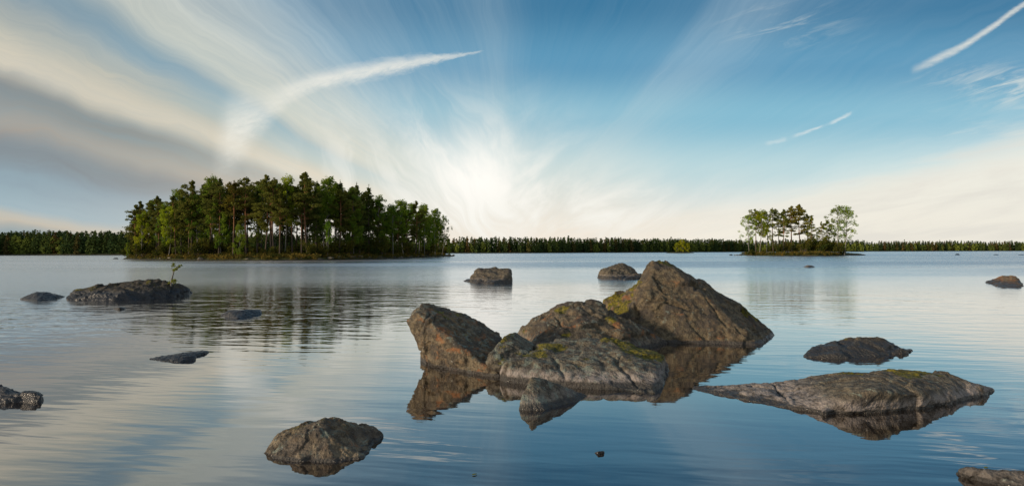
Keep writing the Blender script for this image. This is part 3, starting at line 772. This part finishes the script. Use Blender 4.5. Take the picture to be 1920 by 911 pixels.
def make_shrub(key, seed, H=2.5):
    rs = np.random.RandomState(seed); tb = Tube(); T = []
    for i in range(9):
        an = rs.uniform(0, 2*PI); L = rs.uniform(.4, 1.1)*H*.45; h = rs.uniform(.5, 1)*H
        e_ = np.array([math.cos(an)*L, math.sin(an)*L, h]); tb.add([np.zeros(3), e_*.5+np.array([0, 0, .1]), e_], [.04, .03, .01], 4)
        for s in (.55, .8, 1.0): T.append(leaves(rs, e_*s, (.45, .45, .38), 34, .26))
    PROTO[key] = ('shrub', tb.mesh('stem'), SBARK, tri_mesh('foliage', T, SHRUB), H)
make_pine('P1', 1, 18, .46, 2.5); make_pine('P2', 2, 18, .38, 2.3, 1.1); make_pine('P3', 3, 18, .55, 2.9, .95)
make_pine('P4', 4, 18, .30, 2.7, 1.15); make_pine('P5', 5, 17, .25, 3.2, 1.1, lean=-.09); make_pine('P6', 6, 18, .6, 2.2, .8)
make_spruce('S1', 11); make_spruce('S2', 12, 17, .22, 2.0); make_spruce('S3', 13, 17, .05, 2.7)
make_birch('B1', 21); make_birch('B2', 22, 15, .15, 2.5, 1.15); make_birch('B3', 23, 15, .4, 2.0, .9); make_birch('B4', 24, 15, .3, 2.6, 1.0, True, .03)
make_birch('B5', 25, 12, .05, 2.6, 1.2)
make_shrub('U1', 31); make_shrub('U2', 32)
for k, (nm, tm, bm_, cm, H) in PROTO.items():
    tm.materials.append(bm_)
RS = random.Random(77)
CATS = {'pine_tree': 'pine', 'spruce_tree': 'spruce', 'birch_tree': 'birch', 'shrub': 'shrub'}
TINT = {'bright green full birch': (1.7, 1.5, .9), 'yellow-green': (2.0, 1.5, .8), 'rust-tinted': (1.9, 1.5, .9), 'light green': (1.4, 1.3, 1), 'orange-stemmed': (1.3, 1.0, .8), 'tallest spire': (1.8, 1.5, .9), 'pale-topped': (1.5, 1.4, 1), 'airy': (1.0, 1.0, .9)}
def plant(key, x, y, z, H, label, group, width=1.0, rz=None):
    nm, tm, bm_, cm, H0 = PROTO[key]
    root = bpy.data.objects.new(nm, None); C.objects.link(root); root.empty_display_size = .5
    root.location = (x, y, z-.08); root.rotation_euler = (0, 0, RS.uniform(0, 2*PI) if rz is None else rz)
    s = H/H0; wv = s*width*RS.uniform(.92, 1.1); root.scale = (wv, wv, s)
    tag(root, label, CATS[nm], group)
    a = link('stem' if nm == 'shrub' else 'trunk', tm, None, root); b = link('foliage' if nm == 'shrub' else 'crown', cm, None, root)
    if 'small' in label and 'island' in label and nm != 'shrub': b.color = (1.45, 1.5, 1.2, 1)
    for k_, t_ in TINT.items():
        if k_ in label: b.color = (*t_, 1)
    return root
def plant_px(key, px, D, top, zf, label, group, width=1.0, rz=None):
    p = atD(px, 478, D); z = max(0.05, zf(p.x, p.y))
    H = atD(px, top, D).z-z
    return plant(key, p.x, p.y, z, H, label, group, width, rz)
# front shoreline distance of the large island at each picture column
def front_D(px):
    q = [(232, 485.2), (262, 486.6), (330, 487.8), (400, 488.4), (500, 488.6), (590, 488), (670, 486.4), (740, 484.6), (800, 482.6), (846, 480.8)]
    for (a, ya), (b, yb) in zip(q, q[1:]):
        if px <= b: return at(px, ya+(yb-ya)*(px-a)/(b-a)).y
    return at(846, 480.8).y
prof = [(236, 440), (245, 396), (262, 380), (290, 371), (325, 370), (340, 352), (358, 342), (378, 352), (393, 333), (420, 340), (455, 338), (475, 342), (495, 331), (520, 335), (535, 338), (560, 337), (578, 328), (595, 336), (612, 334), (640, 342), (668, 345),
        (690, 350), (706, 368), (730, 382), (745, 374), (770, 374), (790, 379), (812, 392), (828, 402), (835, 430), (845, 455)]
def topy(px):
    for (a, ya), (b, yb) in zip(prof, prof[1:]):
        if px <= b: return ya+(yb-ya)*(px-a)/(b-a)
    return 455
G1 = 'trees standing on the large wooded island'
front = [  # column, metres behind the shore, top row, kind, width, label
 (257, 5, 394, 'P5', .85, 'leaning pine with outreaching ragged boughs at the left tip of the large wooded island'),
 (266, 3, 398, 'B2', 1.0, 'yellow-green birch at the left tip of the large wooded island, beside the leaning pine'),
 (262, 10, 379, 'P4', 1.0, 'dark pine rising just behind the leaning pine at the left tip of the large island'),
 (292, 8, 370, 'P2', 1.1, 'bushy-topped pine between the leaning pine and the bright birch on the large island'),
 (316, 3, 388, 'B1', 1.15, 'bright green full birch on the front shore in the left part of the large island'),
 (326, 9, 369, 'P4', 1.0, 'dark pine directly behind the bright full birch on the large island'),
 (340, 6, 351, 'S1', .9, 'dark narrow spruce just right of the bright full birch on the large island'),
 (359, 7, 341, 'P1', .95, 'tall pine with a spiky tiered top in the left part of the large island'),
 (393, 8, 332, 'B3', .8, 'slim tall birch sticking out above the pines on the left half of the large island'),
 (410, 6, 338, 'P3', .9, 'tall bare-stemmed pine just right of the slim tall birch on the large island'),
 (437, 5, 341, 'P6', .95, 'orange-stemmed tall pine on the front shore left of the see-through gap on the large island'),
 (449, 3, 422, 'B5', .75, 'low young birch under the pines left of the see-through gap on the large island'),
 (462, 7, 335, 'P1', .9, 'tall dark pine standing at the see-through gap in the middle of the large island'),
 (497, 8, 330, 'P4', .9, 'spiky-topped pine breaking the treetop line in the middle of the large island'),
 (514, 6, 336, 'P6', .9, 'thin pine with a bare double-looking stem in the middle of the large island'),
 (534, 7, 331, 'B3', .8, 'pale-topped birch breaking the treetop line in the middle of the large island'),
 (577, 6, 327, 'P2', 1.1, 'highest broad-topped pine of the large wooded island'),
 (613, 7, 333, 'B1', .9, 'tall rounded birch right of the highest pine on the large island'),
 (614, 2, 415, 'B3', .7, 'small slim pale-stemmed birch on the front shore below the highest treetops of the large island'),
 (638, 6, 339, 'S2', 1.0, 'dark tall spruce with a pointed top right of the rounded birch on the large island'),
 (663, 4, 362, 'B2', .9, 'broad mid-green birch hanging over the shore right of centre on the large island'),
 (669, 8, 343, 'S2', .95, 'pointed spruce with an uneven crown, third spire from the right on the large island'),
 (692, 7, 348, 'S1', .95, 'pointed spruce, the last high spire before the treetops step down on the large island'),
 (712, 6, 368, 'B2', .9, 'green birch where the treetops step down on the right part of the large island'),
 (737, 3, 384, 'B3', 1.0, 'white-stemmed leaning birch at the front shore in the right part of the large island'),
 (757, 5, 376, 'B1', 1.0, 'rounded light green birch in the right part of the large island'),
 (779, 4, 378, 'P4', .8, 'dark bushy pine between birches near the right end of the large island'),
 (796, 3, 386, 'B2', .9, 'tall green birch near the right end of the large island'),
 (816, 3, 392, 'B1', .9, 'rounded birch, second from the right end of the large island'),
 (829, 2, 404, 'B4', .9, 'ragged birch with twigs reaching right over the water at the end of the large island'),
 (841, 2, 448, 'B5', .6, 'low bushy birch at the very right end of the large island'),
 (240, 2, 455, 'B5', .6, 'low bush-like birch at the very left end of the large island'),
]
for px, dd, ty, k, wd, lb in front:
    plant_px(k, px, front_D(px)+dd, ty, bigz, lb, None, wd, 0.0 if k in ('P5', 'B4') else None)
# the crowd behind: nothing in the photograph tells these apart
seq = ['P1', 'P2', 'P4', 'S2', 'P6', 'B1', 'P3', 'P2', 'S1', 'P1', 'B3', 'P4']
n_in = 0
for row, (d0, d1) in enumerate(((4, 9), (11, 17), (18, 26), (26, 36))):
    px = 252+row*5
    while px < 832-row*4:
        if not (row >= 1 and (500 < px < 512)):
            ty = topy(px)+RS.uniform(3, 22)+(8 if row == 0 else 0)
            right = px > 700
            k = RS.choice(['B1', 'B2', 'B3', 'P4', 'S1', 'B1']) if right else (RS.choice(['P1', 'P2', 'P4', 'S2', 'P4', 'B1', 'P2', 'B2']) if px < 440 or px > 640 else RS.choice(['P1', 'P3', 'P6', 'P2', 'S2', 'P1', 'B3', 'P3']))
            D = front_D(px)+RS.uniform(d0, d1)
            nm = PROTO[k][0]
            zone = 'left third' if px < 430 else ('middle' if px < 640 else 'right third')
            word = {'pine_tree': 'dark pine crowded among others', 'spruce_tree': 'dark spruce crowded among others', 'birch_tree': 'green birch crowded among others'}[nm]
            plant_px(k, px+RS.uniform(-3, 3), D, ty, bigz, '%s in the %s of the large wooded island' % (word, zone), '%s crowding the %s of the large island' % (CATS[nm]+'s', zone), RS.uniform(.8, 1.05))
            n_in += 1
        px += RS.uniform(17, 25)+row*2
# low growth in front and between the stems
for i in range(46):
    px = 244+i*13.1+RS.uniform(-5, 5)
    z_ = 'left third' if px < 430 else ('middle' if px < 640 else 'right third')
    hh = RS.uniform(1.0, 3.0) if 455 < px < 560 else RS.uniform(1.6, 4.6)
    p = atD(px, 478, front_D(px)+RS.uniform(2.5, 12))
    plant(RS.choice(['U1', 'U2', 'U2']), p.x, p.y, max(.05, bigz(p.x, p.y)), hh, 'low shrub under the trees in the %s of the large wooded island' % z_, 'shrubs under the trees in the %s of the large island' % z_, 1.15)
# small island -----------------------------------------------------
def sf(px): return at(min(max(px, 1384), 1575), 479.7).y
sm_ = [
 (1405, 3, 404, 'B4', .85, 'pale slender birch, leftmost tree of the small wooded island'),
 (1417, 6, 394, 'P3', .75, 'thin pine with a crown leaning left, beside the leftmost birch of the small island'),
 (1424, 3, 395, 'B3', .85, 'full yellow-green tree with a pale stem, third from the left on the small island'),
 (1437, 5, 398, 'B4', .7, 'light open birch between the yellow-green tree and the first tall pine on the small island'),
 (1450, 5, 391, 'P6', .75, 'slender pine with a small round topknot on the small wooded island'),
 (1461, 9, 400, 'P1', .65, 'thin pine wedged behind the topknot pine on the small island'),
 (1468, 3, 394, 'P2', .75, 'thick dark pine with foliage almost to the ground in the middle of the small island'),
 (1485, 4, 388, 'P3', .8, 'rust-tinted pine with a wide bare gap under its crown on the small island'),
 (1502, 5, 385, 'P2', .85, 'tallest spire-topped pine of the small wooded island'),
 (1514, 8, 402, 'P1', .7, 'pine with drooping crown tucked right of the tallest pine on the small island'),
 (1523, 4, 406, 'P4', .6, 'dark pine with lopsided crown, last before the gap on the small island'),
 (1532, 3, 434, 'S3', .6, 'short dark spruce filling the gap on the small wooded island'),
 (1541, 4, 416, 'P4', .6, 'dark low pine with flat tiers just right of the gap on the small island'),
 (1552, 6, 414, 'P2', .6, 'dark pine half hidden behind the large airy birch on the small island'),
 (1568, 4, 386, 'B4', 1.05, 'large airy birch with drooping twigs, tallest at the right end of the small island'),
 (1583, 3, 387, 'B4', .85, 'ragged birch reaching out over the water, rightmost tree of the small island'),
]
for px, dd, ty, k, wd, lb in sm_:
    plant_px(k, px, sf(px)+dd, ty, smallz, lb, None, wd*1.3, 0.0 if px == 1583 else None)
for i, (px, hh) in enumerate([(1402, 1.6), (1412, 2.2), (1446, 2.4), (1460, 3.4), (1476, 3.2), (1494, 3.0), (1508, 4.6), (1516, 4.0), (1527, 4.4), (1538, 4.6), (1548, 4.4), (1559, 4.4), (1570, 3.6), (1580, 2.4), (1432, 1.6)]):
    p = atD(px, 478, sf(px)+2.5+(i % 3)*1.5)
    plant(('U1', 'U2')[i % 2], p.x, p.y, max(.05, smallz(p.x, p.y)), hh, 'low shrub at the foot of the trees on the small wooded island', 'shrubs at the foot of the trees on the small island', 1.0)
def ground_cover(label, shore, zf, n, seed, h, n_pts):
    rs = np.random.RandomState(seed); P = np.array(shore); c = P.mean(0); T = []
    for i in range(n):
        k = rs.randint(n_pts-1); a = P[k]+(P[k+1]-P[k])*rs.rand(); q = a+(c-a)*rs.beta(1, 5)*.75
        z = zf(*q)
        if z < .12: continue
        T.append(leaves(rs, np.array([q[0], q[1], z+h*.35]), (.7, .7, h*.5), 16, .38))
    o = link('undergrowth', tri_mesh('undergrowth', T, GCOV)); tag(o, label, 'undergrowth', kind='stuff')
GCOV = leaf_mat('bilberry and heather', (0.055, 0.065, 0.016), (0.21, 0.15, 0.035), .3, 0)
ground_cover('low heather and bilberry growing along the bank of the large wooded island', bigshore, bigz, 1500, 3, .9, 10)
ground_cover('low grass and heather along the bank of the small wooded island', smallshore, smallz, 420, 4, .8, 5)
# islet with yellow-green bushes
isl = [xy(1258, 474.4), xy(1275, 474.7), xy(1300, 474.4), (122, 410), (104, 412)]
pc = at(1278, 474.6)
isl = [(pc.x-10, pc.y+3), (pc.x, pc.y), (pc.x+10, pc.y+3), (pc.x+7, pc.y+10), (pc.x-7, pc.y+10)]
_, iz = island('island_ground', 'low ground of the islet with yellow-green birches', isl, .5, L_mat, res=1.0, inner=3)
for px, ty, k, wd, lb in ((1269, 455, 'B5', 1.3, 'left and lower of the yellow-green birches on the tiny far islet'), (1280, 449, 'B5', 1.2, 'middle and highest of the yellow-green birches on the tiny far islet'), (1289, 456, 'B5', 1.1, 'right one of the yellow-green birches on the tiny far islet')):
    plant_px(k, px, pc.y+5, ty, iz, lb, None, wd)

# ------------------------------------------------------------------ shore stones
SM = rock_mat('shore stone', .75, .2, .0, .3, .1, 0, .08, 51.0, grain=.4)
def stone_mesh(seed):
    rs = np.random.RandomState(seed); bm = bmesh.new()
    for p in rs.normal(size=(16, 3)):
        p = p/np.linalg.norm(p)*rs.uniform(.75, 1.0)
        bm.verts.new((p[0]*1.2, p[1], p[2]*.75))
    bmesh.ops.convex_hull(bm, input=bm.verts); lv = [v for v in bm.verts if not v.link_faces]
    if lv: bmesh.ops.delete(bm, geom=lv, context='VERTS')
    bmesh.ops.bevel(bm, geom=bm.edges[:], offset=.08, segments=1, affect='EDGES')
    me = bpy.data.meshes.new('stone'); bm.to_mesh(me); bm.free(); me.materials.append(SM); return me
SMS = [stone_mesh(i) for i in range(5)]
def stone(x, y, z, s, label, group):
    o = link('stone', RS.choice(SMS)); o.location = (x, y, z); o.scale = (s*RS.uniform(.9, 1.5), s, s*RS.uniform(.6, .9)); o.rotation_euler = (0, 0, RS.uniform(0, 6.28))
    tag(o, label, 'stone', group)
for i in range(44):
    px = RS.choice([RS.uniform(600, 848), RS.uniform(740, 848), RS.uniform(300, 600)])
    p = atD(px, 478, front_D(px)+RS.uniform(-.3, 2.2)); s = RS.uniform(.25, .75)
    if px < 600: s *= .7
    z_ = 'left third' if px < 430 else ('middle' if px < 640 else 'right third')
    stone(p.x, p.y, max(0.02, bigz(p.x, p.y))+s*.15, s, 'grey shore stone along the bank in the %s of the large island' % z_, 'stones along the %s of the large island shore' % z_)
for px, s in ((376, .9), (464, .6), (598, .9), (850, .8), (842, .9), (836, .8)):
    p = atD(px, 478, front_D(px)+.8)
    stone(p.x, p.y, .25, s, {376: 'big grey stone on the left part of the large island shore, under the pines', 464: 'rounded stone on the shore below the see-through gap of the large island', 598: 'wide pale stone on the shore below the highest pines of the large island',
          850: 'outermost dark stone off the right end of the large island', 842: 'dark stone second from the right end of the large island', 836: 'dark stone third from the right end of the large island'}[px], None)
for px, s, g_ in ((1589, .7, 1), (1594, .9, 1), (1599, .8, 1), (1603, 1.0, 1), (1608, .7, 1), (1580, .8, 1), (1383, .6, 0), (1378, .5, 0), (1388, .7, 0)):
    p = at(px, 479.2)
    stone(p.x, p.y, .12, s, 'dark stone in the row trailing off the %s end of the small island' % ('right' if g_ else 'left'), 'stones trailing off the %s end of the small island' % ('right' if g_ else 'left'))

# ------------------------------------------------------------------ far shores: woods that read as one mass
def far_leafmat(name, lo, hi):
    m, o = newmat(name); g = pos(); x, y, z = sep(g.outputs['Position'])
    at_ = E.T.nodes.new('ShaderNodeVertexColor'); at_.layer_name = 'kind'
    n = noise(vec(x*.02, y*.02, 0.0), 1, 2)
    k_, k2, _ = sep(at_.outputs[0])
    c = mix(lo, hi, k_); c = mix(c, (.15, .085, .03), k2*.75)
    d = E.T.nodes.new('ShaderNodeBsdfDiffuse'); t = E.T.nodes.new('ShaderNodeBsdfTranslucent')
    E.T.links.new(c, d.inputs[0]); E.T.links.new(c, t.inputs[0])
    s = E.T.nodes.new('ShaderNodeMixShader'); s.inputs[0].default_value = .3
    E.T.links.new(d.outputs[0], s.inputs[1]); E.T.links.new(t.outputs[0], s.inputs[2]); E.T.links.new(s.outputs[0], o.inputs[0])
    return m
FAR = far_leafmat('far wood foliage', (0.036, 0.066, 0.026), (0.20, 0.24, 0.045))
FARLAND = land_mat('far shore ground', (.02, .024, .012), (.05, .05, .02), (.06, .05, .03))
def far_wood(name, label, line, rows, step, Hm, birch, seed, warm=.15, lean=0.0):
    rs = np.random.RandomState(seed); T = []; K = []
    pts = np.array([at(*q)[:2] for q in line]); seg = np.linalg.norm(np.diff(pts, axis=0), axis=1); tot = seg.sum(); cum = np.concatenate([[0], np.cumsum(seg)])
    patch = lambda s: perlin(np.array([[s*.02, seed*3.3, 0]]))[0]
    for r in range(rows):
        s = rs.uniform(0, step)
        while s < tot:
            i = min(np.searchsorted(cum, s)-1, len(seg)-1); i = max(i, 0)
            p = pts[i]+(pts[i+1]-pts[i])*((s-cum[i])/seg[i]); dr = p/np.linalg.norm(p)
            p = p+dr*(3+r*step*1.1+rs.uniform(-2, 2))
            H = Hm*rs.uniform(.82, 1.0)*(1+.12*patch(s*1.3+40)) + (rs.rand() < .06)*Hm*.10
            z0 = .5+r*.25
            isb = rs.rand() < birch+patch(s)*1.2*(r < 2)
            kk = (rs.uniform(.45, 1), 0) if isb else (rs.uniform(0, .25), rs.uniform(.4, 1) if rs.rand() < warm else 0)
            if isb:
                H *= rs.uniform(.6, .88); n = 120; u = rs.rand(n)
                rad = H*.24*np.sin(PI*np.clip(u*.9+.08, 0, 1))+.2; zz = z0+H*(.02+.98*u); sz = 1.9
            else:
                n = 130; u = rs.rand(n)**1.1
                if rs.rand() < .3: rad = H*.17*(1-u)**.7+.3
                else: rad = H*.16*np.sin(PI*np.clip(u*.8+.2, 0, 1))+.1
                zz = z0+H*(.01+.99*u); sz = 1.9
            an = rs.uniform(0, 2*PI, n); q = rs.uniform(.3, 1, n)
            c = np.stack([p[0]+np.cos(an)*rad*q, p[1]+np.sin(an)*rad*q, zz], 1)
            a = rs.normal(size=(n, 3)); a /= np.linalg.norm(a, axis=1)[:, None]; b = rs.normal(size=(n, 3)); b /= np.linalg.norm(b, axis=1)[:, None]
            S = sz*rs.uniform(.5, 1.2, (n, 1))*(1.1-.5*u[:, None])
            T.append(np.stack([c-a*S*.55, c+a*S*.55, c+b*S*.7], 1).reshape(-1, 3)); K.append(np.tile(kk, (n*3, 1)))
            # the stem
            bw = H*.012; st = np.array([[-bw, 0, 0], [bw, 0, 0], [0, 0, H*.9], [0, -bw, 0], [0, bw, 0], [0, 0, H*.9]])+np.array([p[0], p[1], z0-.5])
            T.append(st); K.append(np.tile((.1, .6), (6, 1)))
            s += step*rs.uniform(.6, 1.4)
    V = np.concatenate(T); K = np.concatenate(K)
    me = mesh_from(name, V, np.arange(len(V)).reshape(-1, 3), False)
    ca = me.color_attributes.new('kind', 'FLOAT_COLOR', 'CORNER')
    col_ = np.concatenate([K, np.zeros((len(K), 1)), np.ones((len(K), 1))], 1).astype(np.float32)
    lv = np.empty(len(me.loops), dtype=np.int32); me.loops.foreach_get('vertex_index', lv)
    ca.data.foreach_set('color', col_[lv].ravel())
    o = link(name, me, FAR); tag(o, label, 'forest', kind='stuff')
    # ground under it
    n = len(pts); dirs = pts/np.linalg.norm(pts, axis=1)[:, None]
    Vg = []; prof_ = [(-2, -.6), (0, .15), (1.2, .7), (8, 1.0), (40, 2.0), (260, 3.0)]
    M_ = 60; fr = np.linspace(0, tot, M_*n)
    P_ = np.stack([np.interp(fr, cum, pts[:, 0]), np.interp(fr, cum, pts[:, 1])], 1); Dn = P_/np.linalg.norm(P_, axis=1)[:, None]
    wob = fbm(np.concatenate([P_*.05, np.zeros((len(P_), 1))], 1), 4)*2.5
    for (dd, z) in prof_: Vg.append(np.concatenate([P_+Dn*(dd+wob[:, None]), np.full((len(P_), 1), z)+wob[:, None]*.05*(z > 0)], 1))
    L = len(P_); Vg = np.concatenate(Vg); I = np.arange(len(prof_)*L).reshape(len(prof_), L)
    Fg = np.stack([I[:-1, :-1], I[:-1, 1:], I[1:, 1:], I[1:, :-1]], -1).reshape(-1, 4)
    g_ = link('terrain', mesh_from('terrain', Vg, Fg), FARLAND); tag(g_, kind='structure')
far_wood('forest', 'dark spruce forest on the near shore left of the large island', [(-420, 481.0), (-150, 479.6), (0, 478.7), (120, 478.5), (250, 478.3), (420, 477.6), (560, 476.6)], 7, 3.0, 12.0, .14, 1, warm=.12)
far_wood('forest', 'even-topped green forest on the far shore between the two islands', [(560, 475.8), (700, 475.4), (840, 474.9), (1000, 474.4), (1200, 473.4), (1390, 472.4), (1620, 471.8)], 6, 3.7, 12.0, .3, 2, warm=.2)
far_wood('forest', 'warm-lit mixed forest on the far shore at the right edge', [(1560, 471.5), (1700, 471.2), (1800, 470.9), (1920, 470.6), (2100, 470.2), (2300, 469.8)], 6, 4.0, 11.4, .5, 3, warm=.4)

# ------------------------------------------------------------------ sapling on the reef, floating leaf
sp_ = at(322, 556); base = atD(321, 534, 23.4)
root = bpy.data.objects.new('sapling', None); C.objects.link(root); root.location = (base.x, base.y, base.z-.08)
tag(root, 'thin young tree with a forked top and few yellow-green leaves growing on the black reef', 'sapling')
rs = np.random.RandomState(9); tb = Tube(); T = []
u = 23.4/1100                                           # metres per picture unit there
pt = lambda dx, dy, d=0: np.array([dx*u, d, dy*u+.08])
tb.add([pt(0, -3), pt(0, 6), pt(1.5, 13), pt(4, 21), pt(5, 26)], [.04, .034, .03, .025, .02], 6)
tb.add([pt(4, 21), pt(0, 26, .1), pt(-4, 32, .15)], [.02, .014, .008], 5)
tb.add([pt(4, 21), pt(8, 27, -.1), pt(12, 33), pt(17, 36)], [.02, .016, .012, .006], 5)
tb.add([pt(5, 26), pt(4, 32, .1), pt(5, 39)], [.010, .007, .003], 5)
tb.add([pt(0, 2), pt(5, 4, -.1), pt(9, 8, -.1)], [.012, .008, .003], 5)
for c, n, r in ((pt(10, 31), 26, .07), (pt(13, 34, .05), 18, .06), (pt(17, 36), 16, .06), (pt(4, 36), 18, .07), (pt(5, 39), 12, .05), (pt(8, 28, -.1), 18, .06), (pt(8, 8, -.1), 34, .08), (pt(6, 5), 18, .07), (pt(-4, 3), 12, .05), (pt(11, 10, -.1), 10, .04)):
    T.append(leaves(rs, c, (r*1.1, r*1.3, r*.9), int(n*1.6), .075))
SAPL = leaf_mat('sapling leaves', (0.16, 0.19, 0.03), (0.30, 0.31, 0.06), .5)
link('trunk', tb.mesh('trunk'), BBARK, root); link('foliage', tri_mesh('foliage', T, SAPL), None, root)
lf = at(1849, 877)
bm = bmesh.new(); vs = []
for k in range(14):
    a = 2*PI*k/14; r = .5*(1-.0*k)
    vs.append(bm.verts.new((math.cos(a)*.022, math.sin(a)*.010*(1-.25*math.cos(a)), .002+.003*abs(math.sin(a)))))
bm.faces.new(vs); ex = bmesh.ops.extrude_face_region(bm, geom=bm.faces[:]); bmesh.ops.translate(bm, vec=(0, 0, .0015), verts=[v for v in ex['geom'] if isinstance(v, bmesh.types.BMVert)])
me = bpy.data.meshes.new('leaf'); bm.to_mesh(me); bm.free()
lo_ = link('leaf', me, SAPL); lo_.location = (lf.x, lf.y, .003); lo_.rotation_euler = (0, 0, .4)
tag(lo_, 'small green leaf floating beside the speckled rock in the lower right corner', 'leaf')
lf = at(890, 890); l2 = lo_.copy(); C.objects.link(l2); l2.location = (lf.x, lf.y, .003); l2.rotation_euler = (0, 0, .5)
l2['label'] = 'small pale leaf floating alone on the blue water at the bottom, left of centre'
